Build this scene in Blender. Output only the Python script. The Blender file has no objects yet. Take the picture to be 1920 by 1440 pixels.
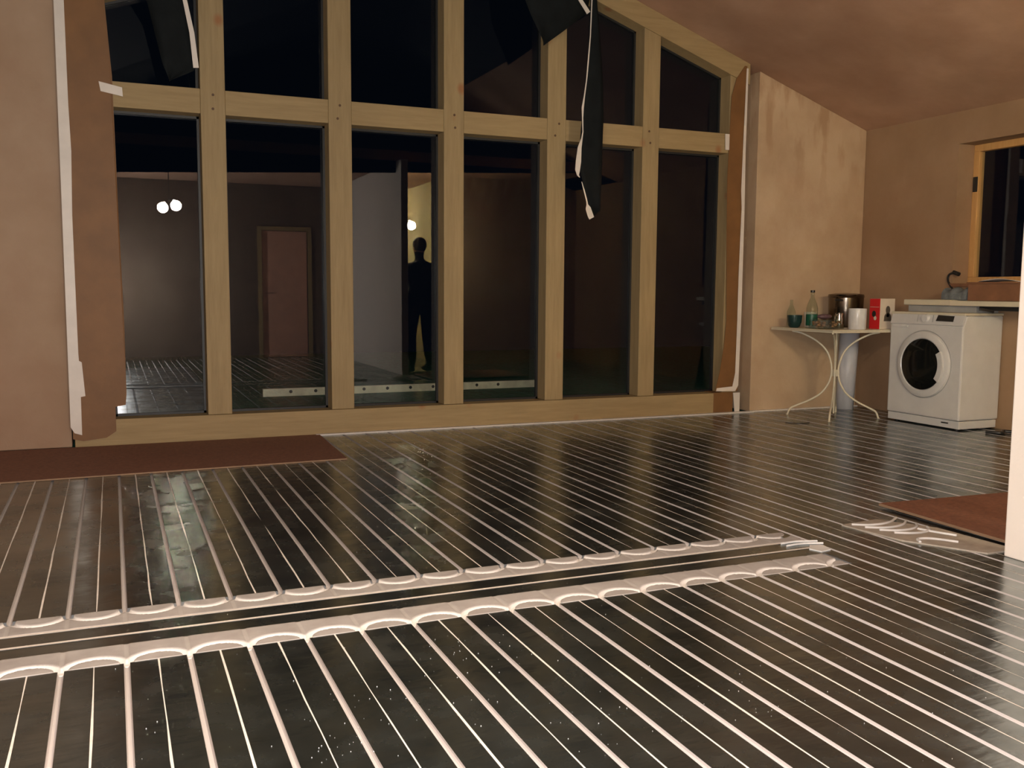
import bpy, bmesh, math, random
import numpy as np
from mathutils import Vector, Matrix
random.seed(7)
rng = np.random.default_rng(7)
S = bpy.context.scene
COL = S.collection

# ------------------------------------------------------------------ camera, sky, exposure
F_PX = 1761.04
yaw, pit, rol = math.radians(23.034), math.radians(5.677), math.radians(0.383)
fw = Vector((math.sin(yaw)*math.cos(pit), math.cos(yaw)*math.cos(pit), -math.sin(pit)))
r0 = Vector((math.cos(yaw), -math.sin(yaw), 0)); u0 = r0.cross(fw)
rr = r0*math.cos(rol) + u0*math.sin(rol); uu = u0*math.cos(rol) - r0*math.sin(rol)
cam = bpy.data.cameras.new('camera'); cam.sensor_width = 36; cam.lens = F_PX*36/1920
cam.clip_start = 0.02; cam.clip_end = 200
cob = bpy.data.objects.new('camera', cam); COL.objects.link(cob)
M = Matrix((rr, uu, -fw)).transposed().to_4x4(); M.translation = Vector((0, 0, 1.04))
cob.matrix_world = M
S.camera = cob

w = bpy.data.worlds.new('night'); S.world = w; w.use_nodes = True
w.node_tree.nodes['Background'].inputs[0].default_value = (0.10, 0.16, 0.30, 1)
w.node_tree.nodes['Background'].inputs[1].default_value = 0.010
S.view_settings.view_transform = 'Standard'; S.view_settings.look = 'None'
S.view_settings.exposure = 0.06; S.view_settings.gamma = 1.0
S.view_settings.use_curve_mapping = False
S.cycles.use_denoising = True
S.cycles.max_bounces = 10; S.cycles.transparent_max_bounces = 16
S.cycles.sample_clamp_indirect = 0.0
S.cycles.caustics_reflective = True

# the phone's own flash, fired from beside its lens
fl = bpy.data.lights.new('phone_flash', 'POINT'); fl.energy = 430; fl.color = (1.0, 0.96, 0.94)
fl.shadow_soft_size = 0.012
flo = bpy.data.objects.new('phone_flash', fl); COL.objects.link(flo); flo.location = (-0.01, -0.01, 1.07)

LAMP_A = 400.0     # emission strength of the bulbs over the near floor and of the added passage lamp
LAMP_B = 455.0     # emission strength of the bulbs in the passage

# ------------------------------------------------------------------ helpers
def mesh_obj(name, bm, mats, parent=None, smooth=None, bev=0):
    me = bpy.data.meshes.new(name)
    bmesh.ops.recalc_face_normals(bm, faces=bm.faces)
    bm.to_mesh(me); bm.free()
    if not isinstance(mats, (list, tuple)): mats = [mats]
    for m in mats: me.materials.append(m)
    o = bpy.data.objects.new(name, me); COL.objects.link(o)
    if parent is not None: o.parent = parent
    if bev:
        b = o.modifiers.new('bevel', 'BEVEL'); b.width = bev; b.segments = 2; b.limit_method = 'ANGLE'
    if smooth is not None:
        for p in me.polygons: p.use_smooth = True
        if smooth > 0:
            try: me.set_sharp_from_angle(angle=math.radians(smooth))
            except Exception: pass
    return o
def nb(): return bmesh.new()
def box(bm, a, b, mi=0):
    vs = [bm.verts.new((x, y, z)) for x in (a[0], b[0]) for y in (a[1], b[1]) for z in (a[2], b[2])]
    for f in ((0,1,3,2),(4,6,7,5),(0,4,5,1),(2,3,7,6),(0,2,6,4),(1,5,7,3)):
        fc = bm.faces.new([vs[i] for i in f]); fc.material_index = mi
    return vs
def prism(bm, pts, axis, a, b, mi=0):
    """extrude a polygon (list of 2D points) along axis from a to b"""
    def P(p, t):
        if axis == 1: return (p[0], t, p[1])
        if axis == 0: return (t, p[0], p[1])
        return (p[0], p[1], t)
    A = [bm.verts.new(P(p, a)) for p in pts]; B = [bm.verts.new(P(p, b)) for p in pts]
    n = len(pts)
    f = bm.faces.new(A); f.material_index = mi
    f = bm.faces.new(B[::-1]); f.material_index = mi
    for i in range(n):
        f = bm.faces.new((A[i], A[(i+1) % n], B[(i+1) % n], B[i])); f.material_index = mi
def lathe(bm, prof, c=(0,0,0), n=32, mi=0):
    rings = []
    for r, z in prof:
        if r < 1e-6: rings.append([bm.verts.new((c[0], c[1], c[2]+z))])
        else: rings.append([bm.verts.new((c[0]+r*math.cos(2*math.pi*i/n), c[1]+r*math.sin(2*math.pi*i/n), c[2]+z)) for i in range(n)])
    for A, B in zip(rings, rings[1:]):
        for i in range(n):
            j = (i+1) % n
            if len(A) == 1 and len(B) == 1: continue
            if len(A) == 1: f = bm.faces.new((A[0], B[i], B[j]))
            elif len(B) == 1: f = bm.faces.new((A[i], A[j], B[0]))
            else: f = bm.faces.new((A[i], A[j], B[j], B[i]))
            f.material_index = mi
def tube(bm, pts, r, n=10, mi=0, cap=True):
    pts = [Vector(p) for p in pts]; N = len(pts)
    rad = r if isinstance(r, (list, tuple)) else [r]*N
    t0 = (pts[1]-pts[0]).normalized()
    up = Vector((0,0,1)) if abs(t0.z) < .9 else Vector((1,0,0))
    u = t0.cross(up).normalized(); rings = []
    for i, p in enumerate(pts):
        t = (pts[min(i+1, N-1)]-pts[max(i-1, 0)]).normalized()
        u = (u - t*u.dot(t)).normalized(); v = t.cross(u)
        rings.append([bm.verts.new(p + (u*math.cos(2*math.pi*k/n)+v*math.sin(2*math.pi*k/n))*rad[i]) for k in range(n)])
    for A, B in zip(rings, rings[1:]):
        for k in range(n):
            f = bm.faces.new((A[k], A[(k+1)%n], B[(k+1)%n], B[k])); f.material_index = mi
    if cap:
        bm.faces.new(rings[0][::-1]).material_index = mi; bm.faces.new(rings[-1]).material_index = mi
def sphere(bm, c, r, sx=1, sy=1, sz=1, n=16, mi=0):
    prof = [(0, -r*sz)]+[(r*math.sin(math.pi*i/n), -r*sz*math.cos(math.pi*i/n)) for i in range(1, n)]+[(0, r*sz)]
    b0 = len(bm.verts); lathe(bm, prof, (0,0,0), n*2, mi); bm.verts.ensure_lookup_table()
    for v in list(bm.verts)[b0:]:
        v.co = Vector((v.co.x*sx+c[0], v.co.y*sy+c[1], v.co.z+c[2]))
def spline(ctrl, n=8):
    """Catmull-Rom through control points"""
    P = [Vector(c) for c in ctrl]; P = [P[0]*2-P[1]]+P+[P[-1]*2-P[-2]]; out = []
    for i in range(1, len(P)-2):
        for k in range(n):
            t = k/n; a, b, c, d = P[i-1], P[i], P[i+1], P[i+2]
            out.append(0.5*((2*b)+(c-a)*t+(2*a-5*b+4*c-d)*t*t+(3*b-a-3*c+d)*t**3))
    out.append(P[-2]); return out
def thing(name, label, cat, loc=(0,0,0), group=None):
    o = bpy.data.objects.new(name, None); o.empty_display_size = .1; COL.objects.link(o); o.location = loc
    return tag(o, label, cat, group)
def tag(o, label, cat, group=None, kind=None):
    o['label'] = label; o['category'] = cat
    if group: o['group'] = group
    if kind: o['kind'] = kind
    return o
def struct(name, bm, m, parent=None, bev=0):
    o = mesh_obj(name, bm, m, parent, bev=bev)
    if parent is None: o['kind'] = 'structure'
    return o
def rel(o, parent):
    """keep the mesh coordinates in world space although the parent Empty is moved"""
    o.parent = parent; o.matrix_parent_inverse = Matrix.Translation(parent.location).inverted(); return o
def part(name, bm, m, parent, **k):
    o = mesh_obj(name, bm, m, None, **k)
    o.parent = parent
    if parent.parent is None: o.matrix_parent_inverse = Matrix.Translation(parent.location).inverted()
    return o

# ------------------------------------------------------------------ materials
class NT:
    def __init__(s, name):
        s.m = bpy.data.materials.new(name); s.m.use_nodes = True; s.t = s.m.node_tree
        s.b = s.t.nodes['Principled BSDF']; s.out = s.t.nodes['Material Output']
    def n(s, typ, **k):
        d = s.t.nodes.new(typ)
        for a, v in k.items(): setattr(d, a, v)
        return d
    def l(s, a, b): s.t.links.new(a, b)
    def coords(s, scale=(1,1,1)):
        tc = s.n('ShaderNodeTexCoord'); mp = s.n('ShaderNodeMapping'); mp.inputs['Scale'].default_value = scale
        s.l(tc.outputs['Object'], mp.inputs['Vector']); return mp.outputs[0]
    def noise(s, sc, scale=(1,1,1), det=4, rough=.55):
        x = s.n('ShaderNodeTexNoise'); x.inputs['Scale'].default_value = sc; x.inputs['Detail'].default_value = det
        x.inputs['Roughness'].default_value = rough
        s.l(s.coords(scale), x.inputs['Vector']); return x.outputs['Fac']
    def ramp(s, fac, stops):
        r = s.n('ShaderNodeValToRGB'); e = r.color_ramp.elements
        while len(e) < len(stops): e.new(.5)
        for el, (p, c) in zip(e, stops): el.position = p; el.color = (*c, 1)
        s.l(fac, r.inputs[0]); return r.outputs[0]
    def bump(s, h, strength, dist=.01):
        b = s.n('ShaderNodeBump'); b.inputs['Strength'].default_value = strength; b.inputs['Distance'].default_value = dist
        s.l(h, b.inputs['Height']); s.l(b.outputs[0], s.b.inputs['Normal']); return b
    def mix(s, fac, a, b, typ='MIX'):
        x = s.n('ShaderNodeMix', data_type='RGBA', blend_type=typ)
        if isinstance(fac, float): x.inputs[0].default_value = fac
        else: s.l(fac, x.inputs[0])
        for i, v in ((6, a), (7, b)):
            if isinstance(v, tuple): x.inputs[i].default_value = (*v, 1)
            else: s.l(v, x.inputs[i])
        return x.outputs[2]
def plain(name, col, rough=.5, metal=0, var=.12, sc=8, bump=0, bsc=40, spec=None, coat=0, trans=0, ior=None):
    k = NT(name)
    lo = tuple(c*(1-var) for c in col); hi = tuple(min(1, c*(1+var)) for c in col)
    k.l(k.ramp(k.noise(sc), [(.3, lo), (.7, hi)]), k.b.inputs['Base Color'])
    k.b.inputs['Roughness'].default_value = rough; k.b.inputs['Metallic'].default_value = metal
    if spec is not None: k.b.inputs['Specular IOR Level'].default_value = spec
    if coat: k.b.inputs['Coat Weight'].default_value = coat
    if trans: k.b.inputs['Transmission Weight'].default_value = trans
    if ior: k.b.inputs['IOR'].default_value = ior
    if bump: k.bump(k.noise(bsc), bump)
    return k.m
def plaster(name, a, b, stain, sc=1.3, lo=.45, hi=.7):
    k = NT(name)
    base = k.ramp(k.noise(2.2, det=6), [(.3, a), (.72, b)])
    st = k.ramp(k.noise(sc, (1, 1, .8), det=8, rough=.65), [(lo, (0,0,0)), (hi, (1,1,1))])
    k.l(k.mix(k.mix(.55, (0,0,0), st), base, stain), k.b.inputs['Base Color'])
    k.b.inputs['Roughness'].default_value = .85
    k.b.inputs['Specular IOR Level'].default_value = .2
    k.bump(k.noise(14, det=8), .25, .01); return k.m
def add_damp(m, col, z0, z1):
    nt = m.node_tree; b = nt.nodes['Principled BSDF']; src = b.inputs['Base Color'].links[0].from_socket
    tc = nt.nodes.new('ShaderNodeTexCoord'); sp = nt.nodes.new('ShaderNodeSeparateXYZ'); nt.links.new(tc.outputs['Object'], sp.inputs[0])
    mr = nt.nodes.new('ShaderNodeMapRange'); mr.inputs['From Min'].default_value = z0; mr.inputs['From Max'].default_value = z1; nt.links.new(sp.outputs['Z'], mr.inputs['Value'])
    mp = nt.nodes.new('ShaderNodeMapping'); mp.inputs['Scale'].default_value = (9, 9, 2.4); nt.links.new(tc.outputs['Object'], mp.inputs['Vector'])
    nz = nt.nodes.new('ShaderNodeTexNoise'); nz.inputs['Scale'].default_value = 1.0; nz.inputs['Detail'].default_value = 6; nt.links.new(mp.outputs[0], nz.inputs['Vector'])
    rp_ = nt.nodes.new('ShaderNodeValToRGB'); rp_.color_ramp.elements[0].position = .47; rp_.color_ramp.elements[1].position = .60; nt.links.new(nz.outputs['Fac'], rp_.inputs[0])
    mu = nt.nodes.new('ShaderNodeMath'); mu.operation = 'MULTIPLY'; nt.links.new(rp_.outputs[0], mu.inputs[0]); nt.links.new(mr.outputs[0], mu.inputs[1])
    mu2 = nt.nodes.new('ShaderNodeMath'); mu2.operation = 'MULTIPLY'; nt.links.new(mu.outputs[0], mu2.inputs[0]); mu2.inputs[1].default_value = .4
    mx = nt.nodes.new('ShaderNodeMix'); mx.data_type = 'RGBA'; nt.links.new(mu2.outputs[0], mx.inputs[0]); nt.links.new(src, mx.inputs[6]); mx.inputs[7].default_value = (*col, 1)
    nt.links.new(mx.outputs[2], b.inputs['Base Color'])
def wood(name, a, b, knot, axis='z'):
    k = NT(name)
    sc = {'z': (14, 14, 1.1), 'x': (1.1, 14, 14), 'y': (14, 1.1, 14)}[axis]
    g = k.ramp(k.noise(3.0, sc, det=6, rough=.6), [(.25, a), (.75, b)])
    v = k.n('ShaderNodeTexVoronoi'); v.inputs['Scale'].default_value = 3.1
    k.l(k.coords((1, 1, .8)), v.inputs['Vector'])
    kn = k.ramp(v.outputs['Distance'], [(.05, (1,1,1)), (.13, (0,0,0))])
    k.l(k.mix(k.mix(.9, (0,0,0), kn), g, knot), k.b.inputs['Base Color'])
    k.b.inputs['Roughness'].default_value = .7; k.bump(k.noise(6, sc), .2, .004); return k.m

M_plas = plaster('bare_plaster', (.46,.33,.21), (.57,.43,.29), (.38,.24,.14))
add_damp(M_plas, (.27,.13,.05), 1.75, 2.5)
M_plasL = plaster('pink_plaster', (.35,.235,.155), (.42,.30,.21), (.32,.18,.12), 1.0, .5, .8)
M_plasR = plaster('brown_plaster', (.30,.19,.11), (.38,.25,.155), (.28,.16,.09))
M_pier = plaster('pale_plaster', (.78,.72,.66), (.84,.78,.72), (.66,.56,.48), 1.6, .55, .9)
M_ceil = plaster('ceiling_skim', (.38,.23,.15), (.50,.32,.22), (.30,.15,.09), .9, .4, .75)
M_yel = plaster('yellow_paint', (.74,.68,.42), (.80,.74,.50), (.55,.46,.26), 1, .6, .9)
M_white = plain('white_paint', (.62,.58,.54), .6, var=.06)
M_wood = wood('spruce_upright', (.275,.195,.092), (.37,.27,.135), (.30,.13,.05), 'z')
M_woodx = wood('spruce_level', (.285,.20,.092), (.38,.275,.135), (.30,.13,.05), 'x')
M_woody = wood('spruce_depth', (.50,.27,.09), (.62,.36,.14), (.30,.13,.05), 'z')
M_kraft = plain('kraft_membrane', (.185,.085,.027), .6, var=.14, sc=5, bump=.15, bsc=12)
M_tape = plain('white_tape', (.70,.64,.58), .45, var=.06)
M_dark = plain('black_seal', (.012,.013,.014), .5)
M_memb = plain('dark_roof_membrane', (.008,.010,.011), .8, spec=.12, var=.2, bump=.3, bsc=30)
M_chip = plain('chipboard', (.21,.09,.055), .8, var=.22, sc=60, bump=.2, bsc=150)
M_chipe = plain('chipboard_edge', (.24,.15,.09), .8)
M_eps = None
M_enam = plain('white_enamel', (.60,.60,.60), .28, var=.04, coat=.2)
M_enamw = plain('cream_enamel', (.62,.57,.44), .35, var=.04)
M_blackgl = plain('black_glass', (.006,.007,.007), .12, spec=.25)
M_grey = plain('grey_plastic', (.32,.33,.33), .4)
M_steel = plain('stainless_steel', (.62,.60,.56), .16, metal=1, var=.05)
M_black = plain('black_plastic', (.02,.02,.02), .35)
M_red = plain('red_card', (.62,.015,.02), .5, var=.05)
M_card = plain('white_card', (.66,.58,.48), .5, var=.04)
M_greengl = plain('green_glass', (.025,.07,.065), .1, trans=.5, ior=1.45)
M_greenlab = plain('green_label', (.012,.10,.055), .4)
M_ceram = plain('white_ceramic', (.66,.66,.66), .25)
M_food = plain('brown_biscuits', (.30,.15,.07), .8, var=.5, sc=40)
M_pvc = plain('white_plastic_sheet', (.52,.54,.60), .45, var=.05)
M_denim = plain('grey_cloth', (.14,.16,.17), .9, bump=.5, bsc=60)
M_cbox = plain('brown_cardboard', (.22,.10,.05), .8, var=.15)
M_lawn = plain('grass_ground', (.025,.17,.10), .9, var=.5, sc=30, bump=1, bsc=120)
M_galv = plain('galvanised_steel', (.86,.76,.55), .35, metal=.2, var=.2)
M_paper = plain('white_paper', (.70,.66,.62), .7)
def glass_mat(name, ior, tint):
    k = NT(name); t = k.t; t.nodes.remove(k.b)
    tr = k.n('ShaderNodeBsdfTransparent'); tr.inputs[0].default_value = (*tint, 1)
    gl = k.n('ShaderNodeBsdfGlossy'); gl.inputs['Roughness'].default_value = 0.0
    lw = k.n('ShaderNodeLayerWeight'); lw.inputs[0].default_value = .5
    pw = k.n('ShaderNodeMath', operation='POWER'); k.l(lw.outputs['Facing'], pw.inputs[0]); pw.inputs[1].default_value = 5.0
    F0 = ((ior-1)/(ior+1))**2
    fr = k.n('ShaderNodeMath', operation='MULTIPLY_ADD'); k.l(pw.outputs[0], fr.inputs[0]); fr.inputs[1].default_value = 1-F0; fr.inputs[2].default_value = F0
    mx = k.n('ShaderNodeMixShader'); k.l(fr.outputs[0], mx.inputs[0]); k.l(tr.outputs[0], mx.inputs[1]); k.l(gl.outputs[0], mx.inputs[2])
    k.l(mx.outputs[0], k.out.inputs[0]); return k.m
M_glass = glass_mat('window_glass', 1.46, (.93,.96,.97))
M_clear = glass_mat('clear_plastic', 1.45, (.93,.96,.95))
def emit(name, col, st):
    k = NT(name); k.b.inputs['Base Color'].default_value = (1,1,1,1)
    k.b.inputs['Emission Color'].default_value = (*col, 1); k.b.inputs['Emission Strength'].default_value = st; return k.m
M_bulbA = emit('warm_bulb_near', (1.0,.84,.62), LAMP_A)
M_bulbB = emit('warm_bulb_passage', (1.0,.84,.60), LAMP_B)

# expanded foam board: clean white inside the cut channels, dusty on top
k = NT('foam_board')
tc = k.n('ShaderNodeTexCoord'); sp = k.n('ShaderNodeSeparateXYZ'); k.l(tc.outputs['Object'], sp.inputs[0])
mr = k.n('ShaderNodeMapRange'); mr.inputs['From Min'].default_value = -.0035; mr.inputs['From Max'].default_value = .0005
k.l(sp.outputs['Z'], mr.inputs['Value'])
top = k.ramp(k.noise(9, det=6), [(.3, (.29,.265,.25)), (.7, (.39,.365,.35))])
k.l(k.mix(mr.outputs[0], (.66,.63,.60), top), k.b.inputs['Base Color'])
k.b.inputs['Roughness'].default_value = .8; k.bump(k.noise(220), .2, .002); M_eps = k.m
# pipe channel lining
M_chan = plain('channel_lining', (.49,.45,.43), .55, var=.06, sc=3)
M_gap = plain('foam_gap', (.74,.68,.62), .6, var=.1, sc=30)
# crinkled dusty aluminium foil
k = NT('aluminium_foil')
d = k.ramp(k.noise(1.6, det=7, rough=.62), [(.32, (.17,.20,.20)), (.7, (.36,.41,.41))])
fine = k.ramp(k.noise(120, det=3), [(.62, (0,0,0)), (.74, (1,1,1))])
k.l(k.mix(k.mix(.35, (0,0,0), fine), d, (.42,.41,.39)), k.b.inputs['Base Color'])
k.b.inputs['Metallic'].default_value = .97
rg = k.ramp(k.noise(5, det=5), [(.3, (.17,)*3), (.7, (.33,)*3)]); k.l(rg, k.b.inputs['Roughness'])
k.bump(k.noise(1.0, (6, 17, 1), det=3, rough=.5), .55, .004)
M_foil = k.m

# ------------------------------------------------------------------ layout constants
PX0, PD = 0.006, 0.16635          # pipe channels run along Y at X = PX0 + k*PD
W = 6.68                          # room face of the window timbers
G = 6.83                          # glass
XR = 6.30                         # right wall
ZC = lambda x: 3.85 - .345*abs(x-2.36)
XL = -2.6; YB = -0.95
PIERX, PIERY = 3.24, 2.60

# ------------------------------------------------------------------ floor: foil covered plates with pipe channels
def channel_profile(x, hw=.0082, d=.014):
    return [(x-hw, 0), (x-hw*.96, -d*.5), (x-hw*.6, -d*.9), (x, -d), (x+hw*.6, -d*.9), (x+hw*.96, -d*.5), (x+hw, 0)]
bmf = nb()
def floor_zone(x0, x1, y0, y1, chans=True):
    ys = [y0]
    while ys[-1] < y1-.3: ys.append(ys[-1]+random.uniform(.18, .26))
    ys.append(y1)
    def strip(fx, mi, z0, z1=None):
        pv = None
        for y in ys:
            a, b = fx(y)
            v = (bmf.verts.new((a, y, z0)), bmf.verts.new((b, y, z0 if z1 is None else z1)))
            if pv: bmf.faces.new((pv[0], pv[1], v[1], v[0])).material_index = mi
            pv = v
    k0 = int(math.floor((x0-PX0)/PD))-1; k1 = int(math.ceil((x1-PX0)/PD))+1
    for kk in range(k0, k1):
        xa = PX0+kk*PD; xb = xa+PD; xm = (xa+xb)/2
        wob = {y: (random.gauss(0, .0012), random.gauss(0, .0009), random.uniform(.0018, .0030)) for y in ys}
        lo = max(xa+.0082, x0); hi = min(xb-.0082, x1)
        if hi > lo:
            gl = lambda y: xm+wob[y][0]-wob[y][2]; gr = lambda y: xm+wob[y][1]+wob[y][2]
            tz = random.gauss(0, .0004)
            if lo < xm-.004 and hi > xm+.004:
                strip(lambda y: (lo, gl(y)), 0, tz, 0)
                strip(lambda y: (gl(y), gr(y)), 2, -.0008); strip(lambda y: (gl(y), gl(y)+1e-5), 0, 0, -.0008); strip(lambda y: (gr(y)-1e-5, gr(y)), 0, -.0008, 0)
                strip(lambda y: (gr(y), hi), 0, 0, -tz)
            else: strip(lambda y: (lo, hi), 0, 0)
        if x0 <= xa-.01 and xa+.01 <= x1:
            pr = channel_profile(xa)
            for (ax, az), (bx, bz) in zip(pr, pr[1:]):
                vs = [bmf.verts.new(p) for p in ((ax, y0, az), (bx, bz and y0 or y0, bz), (bx, y1, bz), (ax, y1, az))]
                bmf.faces.new(vs).material_index = 1
XE = 2.62
floor_zone(XL, XE, YB, 2.745)
floor_zone(XL, XE, 3.228, 6.66)
floor_zone(XE, XR, YB, 6.72)
floor_zone(-.30, .07, 6.66, 6.72)
# trunk channel between the two return strips: two foil plates and a bright joint
for y0, y1, mi, z in ((2.897, 2.974, 0, 0), (2.974, 2.988, 4, .0012), (2.988, 3.076, 0, 0), (3.076, 3.090, 4, .0008)):
    vs = [bmf.verts.new(p) for p in ((XL, y0, z), (XE-.02, y0, z), (XE-.02, y1, z), (XL, y1, z))]
    bmf.faces.new(vs).material_index = mi
vs = [bmf.verts.new(p) for p in ((XE-.02, 2.70, 0), (XE, 2.70, 0), (XE, 3.228, 0), (XE-.02, 3.228, 0))]
bmf.faces.new(vs).material_index = 0
box(bmf, (XL, YB, -.06), (XR, 6.72, -.016), 3)
floor = struct('floor', bmf, [M_foil, M_chan, M_gap, M_eps, M_tape])

# ------------------------------------------------------------------ return strips with the U shaped bends cut into foam
def return_board(name, x0, x1, y0, y1, side, label, res=.0035, ks=None, hollow=.012):
    nx = int((x1-x0)/res)+1; ny = int((y1-y0)/res)+1
    xs = np.linspace(x0, x1, nx); ys = np.linspace(y0, y1, ny); X, Y = np.meshgrid(xs, ys)
    H = np.full(X.shape, .0015)
    hw = .0118
    def dig(dist, depth, width):
        t = np.clip((width-dist)/.0035, 0, 1); H[:] = np.minimum(H, .0015-depth*t)
    k0 = int((x0-PX0)/PD)-2; k1 = int((x1-PX0)/PD)+2
    for kk in range(k0, k1):
        xa = PX0+kk*PD; cx = xa+PD/2
        # straight tail of every channel through the strip
        dig(np.abs(X-xa), .0016, .0095)
        # bend
        a = PD/2*.93; b = .062 if side > 0 else .072
        ye = y0 if side > 0 else y1
        yy = (Y-ye)*side; ex = (X-cx)/a; ey = yy/b
        r = np.sqrt(ex**2+ey**2)+1e-9
        gx = ex/a/r; gy = ey/b/r
        dist = np.abs(r-1)/np.sqrt(gx**2+gy**2+1e-9)
        dist[yy < 0] = 1
        dig(dist, .014, hw)
    V = np.stack([X, Y, H], -1).reshape(-1, 3)
    idx = np.arange(nx*ny).reshape(ny, nx)
    q = np.stack([idx[:-1,:-1], idx[:-1,1:], idx[1:,1:], idx[1:,:-1]], -1).reshape(-1, 4)
    # skirt down to the bottom
    bd = np.concatenate([idx[0, :], idx[1:, -1], idx[-1, -2::-1], idx[-2:0:-1, 0]])
    bv = V[bd].copy(); bv[:, 2] = -.0155; n0 = len(V); V = np.vstack([V, bv])
    m = len(bd); bi = np.arange(m)+n0
    sk = np.stack([bd, bi, np.roll(bi, -1), np.roll(bd, -1)], -1)
    Q = np.vstack([q, sk])
    me = bpy.data.meshes.new(name); me.vertices.add(len(V)); me.vertices.foreach_set('co', V.ravel())
    me.loops.add(Q.size); me.loops.foreach_set('vertex_index', Q.ravel())
    me.polygons.add(len(Q)); me.polygons.foreach_set('loop_start', np.arange(0, Q.size, 4)); me.polygons.foreach_set('loop_total', np.full(len(Q), 4))
    me.update(calc_edges=True); me.validate(); me.materials.append(M_eps)
    o = bpy.data.objects.new(name, me); COL.objects.link(o); tag(o, label, 'insulation board'); return o
return_board('foam_return_board', -1.0, 2.585, 2.746, 2.896, -1 if False else 1, 'white foam strip with arched pipe bends, in front of the trunk joint, nearer the viewer')
return_board('foam_return_board', -1.0, 2.655, 3.091, 3.227, -1, 'white foam strip with sagging pipe bends, behind the trunk joint, nearer the window')

# small board of concentric bends by the right pier
def small_board():
    bm = nb()
    pts = [(2.98, 3.22), (3.20, 3.24), (3.34, 3.02), (3.36, 2.64), (3.20, 2.64), (3.03, 2.92)]
    prism(bm, pts, 2, -.002, .006)
    o = mesh_obj('foam_bend_board', bm, plain('dusty_foam', (.36,.32,.27), .8, var=.15, sc=20)); tag(o, 'small pale foam board with swept pipe grooves beside the right pier and red-brown sheet', 'insulation board')
    for y, sh in ((3.185, 0), (3.125, .02), (3.065, .045), (3.005, .07)):
        pts = spline([(3.015+sh, y+.012, .0085), (3.075+sh, y-.022, .0085), (3.15+sh*.8, y-.030, .0085), (3.225+sh*.6, y-.010, .0085), (3.30, y+.035, .0085)], 6)
        bm = nb(); tube(bm, pts, .0058, 8); mesh_obj('pipe_bend', bm, M_ceram, o, smooth=40)
    bm = nb(); tube(bm, spline([(3.07,2.86,.0085),(3.10,2.90,.0085),(3.16,2.88,.0085),(3.22,2.80,.0085)],6), .0058, 8); mesh_obj('pipe_bend', bm, M_ceram, o, smooth=40)
    bm = nb(); tube(bm, spline([(3.235,3.03,.0085),(3.26,2.96,.0085),(3.30,2.88,.0085)],6), .0058, 8); mesh_obj('pipe_bend', bm, M_ceram, o, smooth=40)
small_board()
# trunk end pieces
def trunk_end():
    bm = nb(); prism(bm, [(2.60, 2.915), (2.655, 2.925), (2.67, 2.985), (2.62, 3.01), (2.58, 2.965)], 2, -.001, .004)
    o = mesh_obj('foam_offcut', bm, M_ceram); tag(o, 'small white foam offcut closing the right end of the trunk joint', 'insulation board')
    for y in (3.03, 3.065):
        bm = nb(); tube(bm, spline([(2.52, y, .004), (2.60, y+.004, .004), (2.69, y-.02, .004)], 5), .0045, 8); mesh_obj('pipe_bend', bm, M_ceram, o)
trunk_end()

# crumbs of foam on the foil
bm = nb()
for i in range(260):
    if i < 200: x = random.uniform(-.2, 2.2); y = random.uniform(1.3, 2.72)
    else: x = random.uniform(0, 4); y = random.uniform(3.3, 5.4)
    if random.random() < .55 and i < 200:
        c = random.choice([(.95, 2.45), (.62, 2.2), (1.05, 1.9), (1.45, 1.85), (.45, 2.0)]); x = random.gauss(c[0], .09); y = random.gauss(c[1], .09)
    r = random.uniform(.0006, .0016); z = .0005
    a = bm.verts.new((x-r, y-r, z)); b = bm.verts.new((x+r, y-r*.6, z)); c = bm.verts.new((x, y+r, z)); e = bm.verts.new((x, y, z+r*1.4))
    for f in ((a,b,e),(b,c,e),(c,a,e),(a,c,b)): bm.faces.new(f)
o = mesh_obj('foam_crumbs', bm, M_ceram); tag(o, 'white foam crumbs scattered over the foil floor', 'crumbs', kind='stuff')

# ------------------------------------------------------------------ shell
bm = nb(); CS = 3.78
prism(bm, [(CS, ZC(CS)), (XR+.25, ZC(XR+.25)), (XR+.25, ZC(XR+.25)+.2), (CS, ZC(CS)+.2)], 1, 2.45, 7.0)
struct('ceiling', bm, M_ceil)
bm = nb(); prism(bm, [(-2.6, ZC(-2.6)+.2), (-2.6, ZC(-2.6)), (2.36, ZC(2.36)), (CS-.001, ZC(CS-.001)), (CS-.001, ZC(CS-.001)+.2), (2.36, ZC(2.36)+.2)], 1, 2.45, 7.0)
struct('ceiling', bm, M_memb)  # near-black colour stands in for an unlit ceiling mirrored in the upper panes
bm = nb(); box(bm, (XL, -3.5, 2.60), (5.93, 2.45, 2.72)); struct('ceiling', bm, M_ceil)
bm = nb(); prism(bm, [(XL, 2.6), (5.93, 2.6), (XR, ZC(XR)+.02), (2.36, ZC(2.36)+.02), (XL, ZC(XL)+.02)], 1, 2.38, 2.449); struct('wall_bulkhead', bm, M_memb)  # coloured near-black so its mirror image stays in shade
# front wall left and right of the glazing
bm = nb(); prism(bm, [(XL, 0), (-.268, 0), (-.268, ZC(-.268)), (XL, ZC(XL))], 1, 6.72, 7.0); struct('wall_front_left', bm, M_plasL, bev=.006)
bm = nb(); prism(bm, [(5.112, 0), (XR, 0), (XR, ZC(XR)), (5.112, ZC(5.112))], 1, 6.70, 7.0); struct('wall_front_right', bm, M_plas, bev=.006)
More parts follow.
